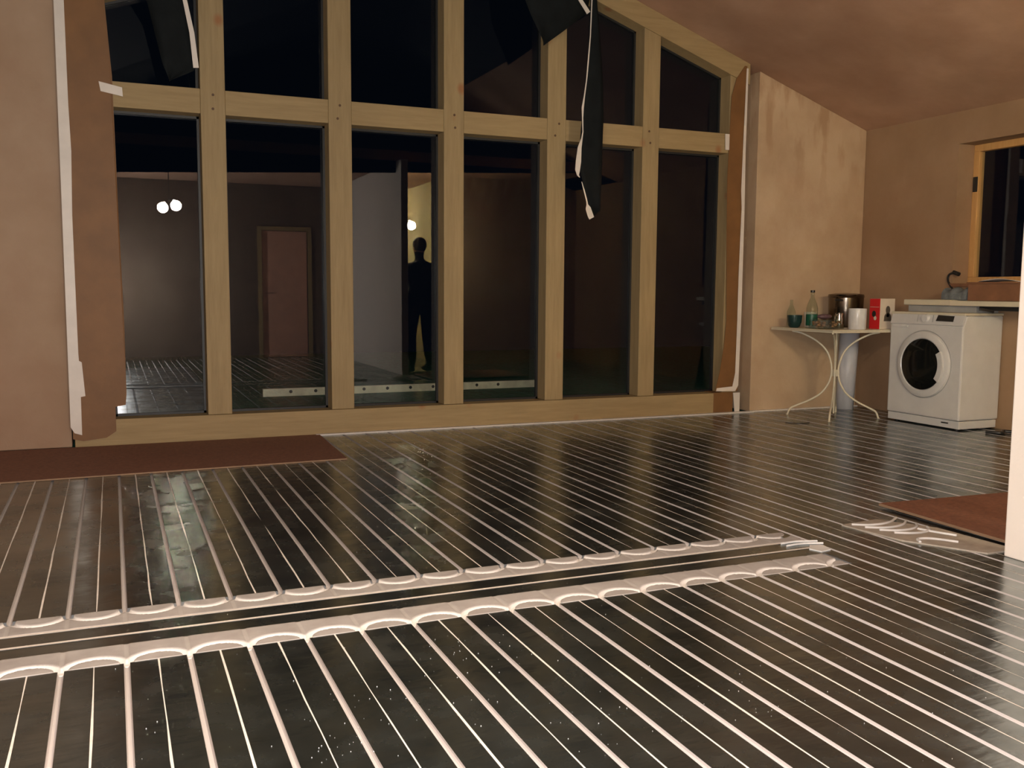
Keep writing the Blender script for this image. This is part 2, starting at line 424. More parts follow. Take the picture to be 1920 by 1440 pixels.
# right wall with window opening
WY0, WY1, WZ0, WZ1 = 4.45, 5.68, 1.12, 2.235
bm = nb(); X1 = XR+.25
box(bm, (XR, YB, -.02), (X1, 7.0, WZ0)); box(bm, (XR, YB, WZ1), (X1, 7.0, ZC(XR)+.01))
box(bm, (XR, YB, WZ0), (X1, WY0, WZ1)); box(bm, (XR, WY1, WZ0), (X1, 7.0, WZ1))
struct('wall_right', bm, M_plasR)
# near right pier wall, passage and rear parts (seen in the glass)
bm = nb(); box(bm, (PIERX, YB, 0), (PIERX+.085, PIERY, 2.60)); struct('wall_pier', bm, M_pier, bev=.006)
bm = nb(); box(bm, (4.3, -3.5, 0), (4.4, 1.2, 2.6)); struct('wall_passage_right', bm, M_yel)
bm = nb(); box(bm, (PIERX-.05, -3.5, 0), (PIERX, YB, 2.6)); struct('wall_passage_left', bm, M_yel)
bm = nb(); box(bm, (PIERX+.086, YB, 0), (PIERX+.092, PIERY-.3, 2.6)); struct('wall_passage_lining', bm, M_yel)
bm = nb(); box(bm, (PIERX-.05, -3.6, 0), (4.4, -3.5, 2.6)); struct('wall_passage_back', bm, M_yel)
bm = nb(); box(bm, (PIERX-.05, -3.5, -.06), (4.3, YB, 0)); struct('floor_passage', bm, M_chipe)
bm = nb(); prism(bm, [(4.4, 0), (XR, 0), (XR, ZC(XR)), (5.93, 2.6), (4.4, 2.6)], 1, 1.1, 1.2); struct('wall_kitchen', bm, M_plas)
bm = nb()
DX0, DX1, DZ = 2.10, 2.79, 1.92
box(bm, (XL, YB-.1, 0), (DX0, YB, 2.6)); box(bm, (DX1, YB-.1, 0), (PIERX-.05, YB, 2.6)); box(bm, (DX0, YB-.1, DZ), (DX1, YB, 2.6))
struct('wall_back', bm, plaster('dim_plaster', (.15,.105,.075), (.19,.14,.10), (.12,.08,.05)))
bm = nb(); box(bm, (DX0+.01, YB-.06, .005), (DX1-.01, YB-.02, DZ-.005)); dr = struct('door_1', bm, plain('salmon_door', (.62,.34,.24), .5))
bm = nb(); box(bm, (DX0-.06, YB, 0), (DX0, YB+.02, DZ+.06)); box(bm, (DX1, YB, 0), (DX1+.06, YB+.02, DZ+.06)); box(bm, (DX0, YB, DZ), (DX1, YB+.02, DZ+.06)); mesh_obj('door_frame', bm, M_woodx, dr)
bm = nb(); tube(bm, [(DX0+.08, YB-.02, .98), (DX0+.08, YB+.03, .98), (DX0+.19, YB+.03, .98)], .009); mesh_obj('door_handle', bm, M_steel, dr)
bm = nb(); prism(bm, [(YB-.1, 0), (7.0, 0), (7.0, ZC(XL)), (YB-.1, ZC(XL)+.5)], 0, XL-.1, XL); struct('wall_left', bm, M_plasL)
bm = nb(); box(bm, (1.31, 6.635, 0), (5.11, 6.678, .011)); struct('trim_1', bm, M_white)
bm = nb(); box(bm, (5.112, 6.67, 0), (XR, 6.699, .010)); struct('trim_2', bm, M_gap)

# ------------------------------------------------------------------ the glazed gable wall
posts = [(.583, .742), (1.435, 1.598), (2.284, 2.440), (3.122, 3.280), (3.967, 4.118)]
JL = (-.12, -.003); JR = (4.800, 4.955)
win = bpy.data.objects.new('window_1', None); COL.objects.link(win); win['kind'] = 'structure'
win['label'] = 'timber framed glazed gable wall with six tall bays'
BT = .17   # rafter depth below the ceiling line
D0, D1 = W, W+.145
for i, (a, b) in enumerate(posts):
    bm = nb(); pts = [(a, .18), (b, .18), (b, ZC(b)-BT), (2.36, ZC(2.36)-BT), (a, ZC(a)-BT)] if a < 2.36 < b else [(a, .18), (b, .18), (b, ZC(b)-BT), (a, ZC(a)-BT)]
    prism(bm, pts, 1, D0, D1); mesh_obj('post', bm, M_wood, win, bev=.004)
for a, b in (JL, JR):
    bm = nb(); prism(bm, [(a, .18), (b, .18), (b, ZC(b)-BT), (a, ZC(a)-BT)], 1, D0+.004, D1+.02); mesh_obj('jamb', bm, M_wood, win, bev=.004)
edges = [JL[1]] + [v for p in posts for v in p] + [JR[0]]
bays = [(edges[i], edges[i+1]) for i in range(0, 12, 2)]
TZ0, TZ1 = 2.197, 2.358
for a, b in bays:
    bm = nb(); box(bm, (a+.0005, D0+.003, TZ0), (b-.0005, D1, TZ1)); mesh_obj('transom', bm, M_woodx, win, bev=.003)
M_screw = plain('dark_screw', (.09,.045,.02), .6)
for a, b in posts:
    for z in (TZ0+.035, TZ1-.035):
        bm = nb(); x = (a+b)/2+random.uniform(-.02, .02); tube(bm, [(x, D0-.0015, z), (x, D0+.001, z)], .009, 12); mesh_obj('screw_head', bm, M_screw, win)
bm = nb(); box(bm, (-.25, D0-.004, .0), (4.715, D1+.05, .178)); mesh_obj('sill_beam', bm, M_woodx, win, bev=.004)
bm = nb(); box(bm, (4.716, D0-.002, .0), (4.915, D1+.05, .183)); mesh_obj('sill_end_block', bm, M_kraft, win, bev=.004)
for a, b in ((-.26, 2.36), (2.36, 4.99)):
    bm = nb(); prism(bm, [(a, ZC(a)-.001), (b, ZC(b)-.001), (b, ZC(b)-BT), (a, ZC(a)-BT)], 1, D0-.004, D1+.02); mesh_obj('rafter', bm, M_woodx, win)
for a, b in bays:
    for lo, hi in ((.178, TZ0), (TZ1, None)):
        ta = hi if hi else ZC(a)-BT; tb = hi if hi else ZC(b)-BT
        bm = nb(); prism(bm, [(a+.004, lo), (b-.004, lo), (b-.004, tb), (a+.004, ta)], 1, G, G+.006); mesh_obj('pane', bm, M_glass, win)
        bm = nb(); s = .016
        for q in ([(a, lo), (b, lo), (b, lo+s), (a, lo+s)], [(a, ta-s), (b, tb-s), (b, tb), (a, ta)], [(a, lo), (a+s, lo), (a+s, ta), (a, ta)], [(b-s, lo), (b, lo), (b, tb), (b-s, tb)]):
            prism(bm, q, 1, G-.012, G+.015)
        mesh_obj('glazing_seal', bm, M_dark, win)

# ------------------------------------------------------------------ membranes and tapes around the glazing
def sheet(bm, pts, fold, thick, axis_y, nx=1):
    """polygon in X,Z given thickness and a soft wave in Y"""
    A = []; B = []
    for x, z in pts:
        y = axis_y + fold(x, z)
        A.append(bm.verts.new((x, y, z))); B.append(bm.verts.new((x, y+thick, z)))
    bm.faces.new(A); bm.faces.new(B[::-1]); n = len(pts)
    for i in range(n): bm.faces.new((A[i], A[(i+1)%n], B[(i+1)%n], B[i]))
L = [(.000, 3.03), (.018, 2.85), (.034, 2.59), (.048, 2.38), (.052, 2.03), (.058, 1.52), (.070, .83), (.070, .34), (.062, .272), (.000, .262), (.000, .10), (-.06, .06), (-.20, .045), (-.26, .06), (-.262, 3.0)]
bm = nb(); sheet(bm, L, lambda x, z: .002*math.sin(3*z), .003, W-.014)
o = mesh_obj('kraft_membrane', bm, M_kraft); tag(o, 'brown kraft membrane covering the left jamb of the glazed wall', 'membrane')
RX = [(4.93, 2.92), (4.85, 2.81), (4.805, 2.66), (4.796, 2.36), (4.785, 2.0), (4.795, 1.5), (4.818, .80), (4.800, .58), (4.765, .36), (4.722, .192)]
bm = nb()
fr = [bm.verts.new((x, W-.008, z)) for x, z in RX]; mid = [bm.verts.new((4.955, W-.006, z)) for x, z in RX]; bk = [bm.verts.new((5.108, W+.20, min(z, 2.88))) for x, z in RX]
for i in range(len(RX)-1):
    bm.faces.new((fr[i], fr[i+1], mid[i+1], mid[i])); bm.faces.new((mid[i], mid[i+1], bk[i+1], bk[i]))
o = mesh_obj('kraft_membrane', bm, M_kraft); tag(o, 'brown kraft membrane narrowing beside the right jamb of the glazed wall', 'membrane')
m = o.modifiers.new('solid', 'SOLIDIFY'); m.thickness = .003
# tape runs
T = [(-.272, 3.0), (-.215, 3.0), (-.212, 2.2), (-.205, 1.9), (-.214, 1.5), (-.212, 1.0), (-.210, .62), (-.208, .57), (-.192, .56), (-.178, .34), (-.205, .335), (-.206, .085), (-.250, .10), (-.272, .14)]
bm = nb(); sheet(bm, T, lambda x, z: 0, .002, W-.019)
o = mesh_obj('edge_tape', bm, M_tape); tag(o, 'ragged white tape down the edge of the left plaster wall', 'tape')
T = [(4.958, 2.9), (4.968, 2.9), (4.966, 2.45), (4.955, 2.1), (4.962, 1.6), (4.955, 1.2), (4.958, .8), (4.955, .35), (4.925, .225), (4.725, .215), (4.725, .19), (4.93, .19), (4.99, .22), (4.985, 2.9)]
T = [(4.945, 2.9), (4.932, 2.3), (4.925, 1.9), (4.935, 1.75), (4.925, 1.2), (4.925, .8), (4.920, .35), (4.895, .232), (4.735, .222), (4.728, .196), (4.925, .190), (4.955, .24), (4.965, .8), (4.965, 1.7), (4.958, 2.2), (4.962, 2.9)]
bm = nb(); sheet(bm, T, lambda x, z: 0, .002, W-.018)
o = mesh_obj('edge_tape', bm, M_tape); tag(o, 'thin white tape edging the membrane at the right end of the glazed wall', 'tape')
bm = nb(); sheet(bm, [(4.915, .175), (4.985, .175), (4.985, .01), (4.935, .01)], lambda x, z: 0, .004, W-.004)
o = mesh_obj('tape_patch', bm, M_tape); tag(o, 'white tape patch at floor level beside the right end of the sill beam', 'tape')
bm = nb(); sheet(bm, [(-.032, 2.345), (.105, 2.318), (.108, 2.262), (-.022, 2.285)], lambda x, z: 0, .003, W-.020)
o = mesh_obj('tape_patch', bm, M_tape); tag(o, 'short white tape strip stuck on the left end of the transom', 'tape')
bm = nb(); sheet(bm, [(4.752, 2.352), (4.795, 2.352), (4.795, 2.222), (4.757, 2.222)], lambda x, z: 0, .003, W-.012)
o = mesh_obj('tape_patch', bm, M_tape); tag(o, 'small white tape piece stuck on the right end of the transom', 'tape')

def grid_sheet(name, left, right, mat, label, cat, nx=5, wave=.015, th=.002, y0=6.5):
    """cloth between two edge polylines [(x,z),...] sampled to the same count"""
    def samp(pl, n):
        P = [Vector((x, 0, z)) for x, z in pl]; d = [0]
        for a, b in zip(P, P[1:]): d.append(d[-1]+(b-a).length)
        out = []
        for i in range(n):
            t = d[-1]*i/(n-1)
            for j in range(len(P)-1):
                if t <= d[j+1]+1e-9: out.append(P[j].lerp(P[j+1], (t-d[j])/(d[j+1]-d[j]))); break
        return out
    n = 22; A = samp(left, n); B = samp(right, n); bm = nb(); rows = []
    for i in range(n):
        row = []
        for j in range(nx+1):
            p = A[i].lerp(B[i], j/nx)
            row.append(bm.verts.new((p.x, y0+wave*math.sin(j/nx*5+i*.25)+.01*math.cos(i*.4), p.z)))
        rows.append(row)
    for i in range(n-1):
        for j in range(nx): bm.faces.new((rows[i][j], rows[i][j+1], rows[i+1][j+1], rows[i+1][j]))
    o = mesh_obj(name, bm, mat, smooth=0); m = o.modifiers.new('solid', 'SOLIDIFY'); m.thickness = th
    tag(o, label, cat); return o
def ribbon(name, pts, mat, parent, y=6.485, th=.003):
    """flat tape given by [(x, z, halfwidth)]"""
    bm = nb(); pv = None
    P = [Vector((x, 0, z)) for x, z, h in pts]
    for i, (x, z, h) in enumerate(pts):
        t = (P[min(i+1, len(P)-1)]-P[max(0, i-1)]).normalized(); s = Vector((t.z, 0, -t.x))
        a = P[i]+s*h; b = P[i]-s*h
        v = (bm.verts.new((a.x, y, a.z)), bm.verts.new((b.x, y, b.z)))
        if pv: bm.faces.new((pv[0], pv[1], v[1], v[0]))
        pv = v
    o = mesh_obj(name, bm, mat, parent); m = o.modifiers.new('solid', 'SOLIDIFY'); m.thickness = th; return o
a = grid_sheet('hanging_membrane', [(.15, 3.02), (.262, 2.834), (.300, 2.66), (.345, 2.45), (.384, 2.35)], [(.43, 3.1), (.512, 2.86), (.535, 2.62), (.552, 2.44), (.384, 2.35)], M_memb,
    'dark membrane flap with white taped edge hanging in the upper left pane', 'membrane')
ribbon('white_tape', [(.44, 3.08, .012), (.487, 2.86, .013), (.525, 2.66, .015), (.545, 2.445, .017)], M_tape, a)
b = grid_sheet('hanging_membrane', [(2.79, 3.60), (2.849, 3.151), (2.90, 3.04), (2.965, 2.92), (3.00, 2.845)], [(3.35, 3.50), (3.38, 3.25), (3.353, 3.116), (3.185, 2.981), (3.00, 2.845)], M_memb,
    'broad pointed dark membrane flap hanging from the ceiling over the fourth post', 'membrane')
ribbon('white_tape', [(3.22, 3.30, .014), (3.29, 3.20, .015), (3.36, 3.115, .017)], M_tape, b)
c = grid_sheet('hanging_membrane', [(3.39, 3.45), (3.387, 3.217), (3.365, 2.85), (3.350, 2.60), (3.325, 2.35), (3.318, 2.23), (3.30, 2.02), (3.325, 1.92), (3.42, 1.60)],
    [(3.43, 3.45), (3.44, 3.2), (3.47, 2.9), (3.50, 2.6), (3.515, 2.35), (3.512, 2.2), (3.51, 2.03), (3.50, 1.85), (3.49, 1.66)], M_memb,
    'long narrow dark membrane strip hanging down across the transom of the fifth bay', 'membrane', wave=.006)
ribbon('white_tape', [(3.392, 3.45, .003), (3.387, 3.217, .004), (3.378, 2.95, .004), (3.362, 2.75, .005), (3.352, 2.63, .004), (3.334, 2.50, .005), (3.322, 2.42, .009), (3.322, 2.34, .005),
    (3.326, 2.24, .004), (3.318, 2.19, .006), (3.300, 2.12, .016), (3.292, 2.02, .022), (3.285, 1.955, .020), (3.29, 1.915, .008), (3.305, 1.90, .002)], M_tape, c)
ribbon('white_tape', [(3.322, 1.868, .002), (3.345, 1.80, .005), (3.368, 1.725, .005), (3.372, 1.70, .006), (3.380, 1.672, .022), (3.400, 1.620, .024), (3.412, 1.597, .022)], M_tape, c)

# ------------------------------------------------------------------ chipboard sheets
bm = nb(); prism(bm, [(-2.4, 5.52), (1.30, 5.635), (1.335, 6.655), (-.05, 6.655), (-.05, 6.655), (-2.4, 6.60)][:5]+[(-2.4, 6.655)], 2, .001, .009)
bm.faces.ensure_lookup_table()
o = mesh_obj('chipboard_sheet', bm, [M_chip, M_chipe]); tag(o, 'red-brown board lying on the floor in front of the left end of the glazed wall', 'board')
for p in o.data.polygons:
    if abs(p.normal.z) < .5: p.material_index = 1
bm = nb(); prism(bm, [(3.40, 3.43), (3.375, 2.64), (3.42, 2.45), (4.6, 2.45), (4.6, 3.36)], 2, .012, .024)
o = mesh_obj('chipboard_sheet', bm, [M_chip, M_chipe]); tag(o, 'reddish brown board lying on the floor behind the near right pier', 'board')
for p in o.data.polygons:
    if abs(p.normal.z) < .5: p.material_index = 1
bm = nb(); box(bm, (3.5, 2.6, .0005), (3.56, 3.2, .0115)); o = mesh_obj('batten', bm, M_woodx); tag(o, 'thin batten under the reddish board behind the near right pier', 'batten')
bm = nb(); box(bm, (4.2, 2.6, .0005), (4.26, 3.2, .0115)); o = mesh_obj('batten', bm, M_woodx); tag(o, 'thin batten under the far end of the board behind the pier', 'batten')

# ------------------------------------------------------------------ side window in the right wall
w2 = bpy.data.objects.new('window_2', None); COL.objects.link(w2); w2['kind'] = 'structure'
fx0, fx1 = XR+.17, XR+.23
bm = nb(); s = .055
box(bm, (fx0, WY0, WZ0), (fx1, WY1, WZ0+s)); box(bm, (fx0, WY0, WZ1-s), (fx1, WY1, WZ1)); box(bm, (fx0, WY0, WZ0+s), (fx1, WY0+s, WZ1-s)); box(bm, (fx0, WY1-s, WZ0+s), (fx1, WY1, WZ1-s))
mesh_obj('window_frame', bm, M_woody, w2, bev=.004)
bm = nb(); box(bm, (fx0+.03, WY0+s, WZ0+s), (fx0+.036, WY1-s, WZ1-s)); mesh_obj('pane', bm, M_glass, w2)
bm = nb(); box(bm, (fx0-.012, WY1-s+.004, 1.86), (fx0, WY1-.012, 1.98)); mesh_obj('hinge', bm, M_black, w2, bev=.003)
bm = nb(); box(bm, (XR-.03, WY0-.02, WZ0-.025), (fx0, WY1, WZ0+.002)); mesh_obj('window_sill', bm, M_cbox, w2, bev=.003)

# ------------------------------------------------------------------ washing machine
WX, WYa, WYb, WZt = 5.87, 5.165, 5.885, .885
t = thing('washing_machine', 'white front loading washing machine with round dark door against the right wall', 'washing machine', (WX+.2, 5.52, 0))
bm = nb(); prism(bm, [(WX, .075), (WX, .790), (WX+.034, WZt-.012), (6.285, WZt-.012), (6.285, .075)], 1, WYa, WYb)
for v in bm.verts: pass
part('body', bm, M_enam, t, bev=.012)
bm = nb(); box(bm, (WX+.012, WYa-.003, WZt-.012), (6.287, WYb+.003, WZt+.008)); part('top_panel', bm, M_enamw, t, bev=.006)
bm = nb(); box(bm, (WX+.012, WYa+.004, .012), (6.27, WYb-.004, .072)); part('plinth', bm, M_enam, t, bev=.004)
for y in (WYa+.06, WYb-.06):
    for x in (WX+.06, 6.22):
        bm = nb(); lathe(bm, [(0, 0), (.02, 0), (.02, .014), (0, .014)], (x, y, 0), 16); part('foot', bm, M_black, t)
bm = nb(); prism(bm, [(WX-.002, .795), (WX-.006, .80), (WX+.018, WZt-.004), (WX+.03, WZt-.004), (WX+.02, .79)], 1, WYa+.004, WYb-.004)
cp = part('control_panel', bm, M_enam, t, bev=.002)
def onpanel(y, z, dx=0): return (WX-.006+(z-.80)*.024/.081-dx, y, z)
bm = nb(); q = [(5.262, .826), (5.262+.0, .869), (5.415, .874), (5.425, .828)]
vs = [bm.verts.new(onpanel(y, z, .004)) for y, z in q]; vb = [bm.verts.new(onpanel(y, z, -.004)) for y, z in q]
bm.faces.new(vs); bm.faces.new(vb[::-1])
for i in range(4): bm.faces.new((vs[i], vs[(i+1)%4], vb[(i+1)%4], vb[i]))
part('display', bm, M_black, cp)
bm = nb(); tube(bm, [onpanel(5.525, .846, -.004), onpanel(5.525, .846, .022)], [.033, .028], 28); part('program_knob', bm, M_ceram, cp, smooth=40)
bm = nb(); q = [(5.46, .818), (5.47, .872), (5.60, .872), (5.605, .818)]
for ya, yb in ((5.452, 5.457), (5.603, 5.608)):
    bm = nb(); vs = [bm.verts.new(onpanel(y, z, .0008)) for y, z in ((ya, .818), (yb, .818), (yb+.006, .872), (ya+.006, .872))]; bm.faces.new(vs)
    o = part('panel_mark', bm, M_grey, cp); m = o.modifiers.new('s', 'SOLIDIFY'); m.thickness = .001
bm = nb(); box(bm, (WX-.008, 5.70, .770), (WX+.01, 5.855, .788)); part('detergent_drawer', bm, M_ceram, t, bev=.003)
# door
dc = Vector((WX, 5.525, .485))
dr = None
def ringlathe(name, prof, m, parent, n=56):
    bm = nb(); lathe(bm, prof, (0,0,0), n)
    for v in bm.verts: v.co = Vector((dc.x-v.co.z, dc.y+v.co.x, dc.z+v.co.y))
    return part(name, bm, m, parent, smooth=35)
sd = ringlathe('door_seam', [(.262, -.001), (.264, .002), (.268, .002), (.269, -.001)], M_grey, t)
dr = ringlathe('door', [(.262, -.001), (.258, .016), (.240, .026), (.208, .028), (.200, .020), (.20, -.001)], M_enam, t)
ringlathe('door_glass', [(.202, .012), (.200, .024), (.17, .038), (.10, .050), (0, .054)], M_blackgl, dr)
bm = nb()
for i in range(13):
    a = math.radians(180+(-27+54*i/12)); 
    pass
def arcbox(r0, r1, a0, a1, x0, x1, n=14):
    bm = nb(); rows = []
    for i in range(n+1):
        a = math.radians(a0+(a1-a0)*i/n); c, s_ = math.cos(a), math.sin(a)
        rows.append([bm.verts.new((dc.x-x, dc.y+r*c, dc.z+r*s_)) for r, x in ((r0, x0), (r0, x1), (r1, x1), (r1, x0))])
    for A, B in zip(rows, rows[1:]):
        for k_ in range(4): bm.faces.new((A[k_], A[(k_+1)%4], B[(k_+1)%4], B[k_]))
    bm.faces.new(rows[0]); bm.faces.new(rows[-1][::-1]); return bm
part('door_handle', arcbox(.176, .225, 150, 215, .026, .046), M_enam, dr, bev=.003)
bm = nb(); box(bm, (WX-.003+.012, 5.27, .044), (WX+.02, 5.335, .054)); part('filter_latch', bm, M_black, t)
# vent grooves pressed in the side
bm = nb()
bm.free()
for z in (.30, .42, .60):
    bm = nb(); box(bm, (6.02, WYa-.0015, z), (6.24, WYa+.002, z+.006)); part('side_rib', bm, M_enam, t)

# flat lid unit on top of it
t = thing('appliance_lid', 'white shallow lid unit lying on top of the washing machine', 'lid', (6.13, 5.5, WZt+.008))
bm = nb(); box(bm, (6.03, 5.20, WZt+.0085), (6.27, 5.86, .945)); part('body', bm, M_grey, t, bev=.003)  # grey colour stands in for the shade under the lid
bm = nb(); box(bm, (6.00, 5.42, .946), (6.285, 5.885, .992)); part('lid', bm, M_enamw, t, bev=.008)
t2 = thing('white_board', 'thick pale board beside the lid unit on the washing machine, nearer the pier', 'board', (6.14, 5.2, WZt+.008))
bm = nb(); box(bm, (5.99, 4.80, .946), (6.285, 5.415, .985)); part('panel', bm, M_enamw, t2, bev=.004)
bm = nb(); box(bm, (6.05, 4.83, .913), (6.28, 5.19, .9455)); part('slot_shade', bm, M_black, t2, bev=.003)  # black block stands in for the shade in the gap under the board
bm = nb(); tube(bm, spline([(6.04, 5.17, .925), (5.985, 5.10, .922), (5.955, 5.02, .913), (5.95, 4.98, .908)], 5), .010, 10); o = mesh_obj('black_handle', bm, M_black, smooth=40); tag(o, 'black rod poking out under the pale board above the washer', 'handle')
# things on top
bm = nb()
rows = []
for i in range(13):
    y = 5.33+.24*i/12; row = []
    for j in range(9):
        a = math.pi*j/8; h = .085+.014*math.sin(i*1.1)
        row.append(bm.verts.new((6.14-.075*math.cos(a)*(1+.05*math.sin(i*2)), y, .9935+h*math.sin(a)**.6)))
    rows.append(row)
for A, B in zip(rows, rows[1:]):
    for j in range(8): bm.faces.new((A[j], A[j+1], B[j+1], B[j]))
bm.faces.new(rows[0]); bm.faces.new(rows[-1][::-1]); bm.faces.new([r_[0] for r_ in rows][::-1]+[r_[-1] for r_ in rows])
o = mesh_obj('folded_cloth', bm, M_denim, smooth=50); tag(o, 'dark grey folded cloth on the lid unit above the washing machine', 'cloth')
t = thing('cardboard_box', 'low brown cardboard box in front of the side window, on the pale board', 'box', (6.15, 5.1, .986))
bm = nb(); box(bm, (6.06, 4.86, .9865), (6.25, 5.31, 1.115)); part('carton', bm, M_cbox, t, bev=.003)
bm = nb(); box(bm, (6.05, 4.85, 1.1155), (6.26, 5.32, 1.128)); part('lid', bm, M_cbox, t, bev=.003)
bm = nb()
g = []
for i in range(7):
    g.append([bm.verts.new((6.06+.18*j/4, 4.87+.36*i/6, 1.131+.022*math.sin(math.pi*i/6)*(.6+.4*math.cos(j)))) for j in range(5)])
for A, B in zip(g, g[1:]):
    for j in range(4): bm.faces.new((A[j], A[j+1], B[j+1], B[j]))
o = mesh_obj('paper_sheet', bm, M_paper, smooth=0); m = o.modifiers.new('s', 'SOLIDIFY'); m.thickness = .002; tag(o, 'crumpled white paper lying on the brown cardboard box', 'paper')
t = thing('wall_cable', 'dark cable rising from the washing machine to a socket by the side window', 'cable', (6.28, 5.67, .99))
bm = nb(); tube(bm, spline([(6.27, 5.60, .994), (6.27, 5.63, 1.04), (6.275, 5.66, 1.09), (6.28, 5.70, 1.14), (6.285, 5.705, 1.18), (6.28, 5.68, 1.20), (6.285, 5.64, 1.207)], 6), .009, 8); part('cable', bm, M_black, t, smooth=40)
bm = nb(); tube(bm, [(6.285, 5.655, 1.212), (6.285, 5.60, 1.195)], .017, 12); part('plug', bm, M_black, t, smooth=40)
bm = nb(); tube(bm, spline([(5.99, 5.02, .012), (6.05, 4.93, .012), (6.13, 4.98, .015), (6.20, 4.90, .012), (6.27, 5.0, .012)], 6), .012, 10)
o = mesh_obj('drain_hose', bm, M_black, smooth=40); tag(o, 'dark hose lying on the floor at the foot of the washing machine', 'hose')

# ------------------------------------------------------------------ garden table
TX0, TX1, TY0, TY1, TZ = 5.285, 6.045, 5.90, 6.665, .742
t = thing('garden_table', 'white metal garden table with curved legs against the plaster wall', 'table', (5.55, 6.16, 0))
bm = nb(); box(bm, (TX0, TY0, TZ-.010), (TX1, TY1, TZ)); part('table_top', bm, M_enamw, t, bev=.003)
bm = nb()
for a_, b_ in (((TX0, TY0), (TX1, TY0+.02)), ((TX0, TY1-.02), (TX1, TY1)), ((TX0, TY0+.02), (TX0+.02, TY1-.02)), ((TX1-.02, TY0+.02), (TX1, TY1-.02))):
    box(bm, (*a_, TZ-.024), (*b_, TZ-.0105))
part('apron', bm, M_enamw, t, bev=.002)
C = Vector((5.56, 6.16))
for fx, fy in ((5.29, 6.42), (5.29, 5.905), (5.835, 5.935), (5.80, 6.40)):
    dd = (Vector((fx, fy))-C); L_ = dd.length; u_ = dd/L_
    prof = [(.95, TZ-.025), (.72, TZ-.045), (.40, TZ-.11), (.19, TZ-.19), (.09, TZ-.29), (.075, TZ-.37), (.12, TZ-.45), (.27, TZ-.54), (.52, .135), (.80, .085), (.94, .055), (1.0, .0)]
    pts = spline([(C.x+u_.x*L_*r_, C.y+u_.y*L_*r_, z_) for r_, z_ in prof], 5)
    bm = nb(); tube(bm, pts, .0085, 10); sphere(bm, (fx, fy, .006), .012, sz=.5, n=6); part('leg', bm, M_enamw, t, smooth=50)
bm = nb(); box(bm, (C.x-.022, C.y-.022, TZ-.40), (C.x+.022, C.y+.022, TZ-.34)); part('leg_joint', bm, M_enamw, t, bev=.004)
bm = nb(); tube(bm, [(C.x, C.y, .03), (C.x, C.y, TZ-.025)], .007, 8); part('centre_rod', bm, M_enamw, t)

# ------------------------------------------------------------------ things on the table
z0 = TZ+.0005
bm = nb(); lathe(bm, [(0, 0), (.035, 0), (.048, .012), (.060, .05), (.064, .105), (.060, .105), (.055, .05), (.042, .016), (0, .012)], (5.375, 6.47, z0), 32)
o = mesh_obj('glass_bowl', bm, M_greengl, smooth=40); tag(o, 'dark green glass bowl at the left end of the garden table', 'bowl')
t = thing('glass_bottle', 'clear empty bottle standing behind the dark green bowl', 'bottle', (5.445, 6.60, z0))
bm = nb(); lathe(bm, [(0, 0), (.036, 0), (.038, .01), (.038, .13), (.014, .19), (.013, .235), (.011, .235), (.012, .19), (.035, .13), (.035, .012), (0, .01)], (5.445, 6.60, z0), 24); part('body', bm, M_clear, t, smooth=40)
t = thing('plastic_bottle', 'tall clear bottle with dark cap and green label on the garden table', 'bottle', (5.50, 6.40, z0))
bm = nb(); lathe(bm, [(0, 0), (.045, 0), (.048, .012), (.048, .165), (.040, .20), (.017, .255), (.016, .30), (.013, .30), (.014, .255), (.036, .20), (.045, .165), (.045, .014), (0, .012)], (5.50, 6.40, z0), 28); part('body', bm, M_clear, t, smooth=40)
bm = nb(); lathe(bm, [(.0165, .298), (.019, .300), (.019, .318), (0, .318)], (5.50, 6.40, z0), 20); part('cap', bm, M_black, t, smooth=40)
bm = nb(); lathe(bm, [(.0485, .02), (.0495, .021), (.0495, .112), (.0485, .113)], (5.50, 6.40, z0), 28); part('label_band', bm, M_greenlab, t, smooth=40)
bm = nb(); lathe(bm, [(0, 0), (.045, 0), (.052, .10), (.055, .125), (.05, .13), (0, .13)], (5.585, 6.52, z0), 28); o = mesh_obj('plastic_tub', bm, M_card, smooth=40); tag(o, 'small cream tub standing behind the green labelled bottle', 'tub')
def punnet(cx, cy, sx, sy, h, label):
    t = thing('plastic_punnet', label, 'food tray', (cx, cy, z0))
    bm = nb()
    for a_, b_ in (((-1, -1), (1, -.96)), ((-1, .96), (1, 1)), ((-1, -.96), (-.97, .96)), ((.97, -.96), (1, .96))):
        box(bm, (cx+a_[0]*sx, cy+a_[1]*sy, z0), (cx+b_[0]*sx, cy+b_[1]*sy, z0+h))
    box(bm, (cx-sx, cy-sy, z0), (cx+sx, cy+sy, z0+.002)); part('tray', bm, M_clear, t)
    bm = nb(); box(bm, (cx-sx*1.03, cy-sy*1.03, z0+h+.0005), (cx+sx*1.03, cy+sy*1.03, z0+h+.006)); part('lid', bm, M_clear, t)
    bm = nb()
    for i in range(16):
        x = cx+random.uniform(-.75, .75)*sx; y = cy+random.uniform(-.75, .75)*sy; zz = z0+.016+random.uniform(0, h*.55)
        sphere(bm, (x, y, zz), random.uniform(.014, .02), sz=.6, n=5)
    o = part('biscuits', bm, M_food, t, smooth=0); o['kind'] = 'stuff'
punnet(5.420, 6.20, .062, .07, .072, 'left clear tray of brown food, just right of the green labelled bottle')
punnet(5.555, 6.19, .058, .06, .070, 'right clear tray of brown food, in front of the steel jug')
t = thing('food_packet', 'crumpled dark packet lying on the left food tray', 'packet', (5.63, 6.2, z0+.08))
bm = nb(); sphere(bm, (5.46, 6.20, z0+.101), .022, sx=3.2, sy=2, sz=1, n=8); part('wrapper', bm, plain('dark_wrapper', (.12,.07,.08), .35, bump=1, bsc=40), t, smooth=0)
t = thing('steel_jug', 'small polished steel jug between the food trays and the white canister', 'jug', (5.76, 6.34, z0))
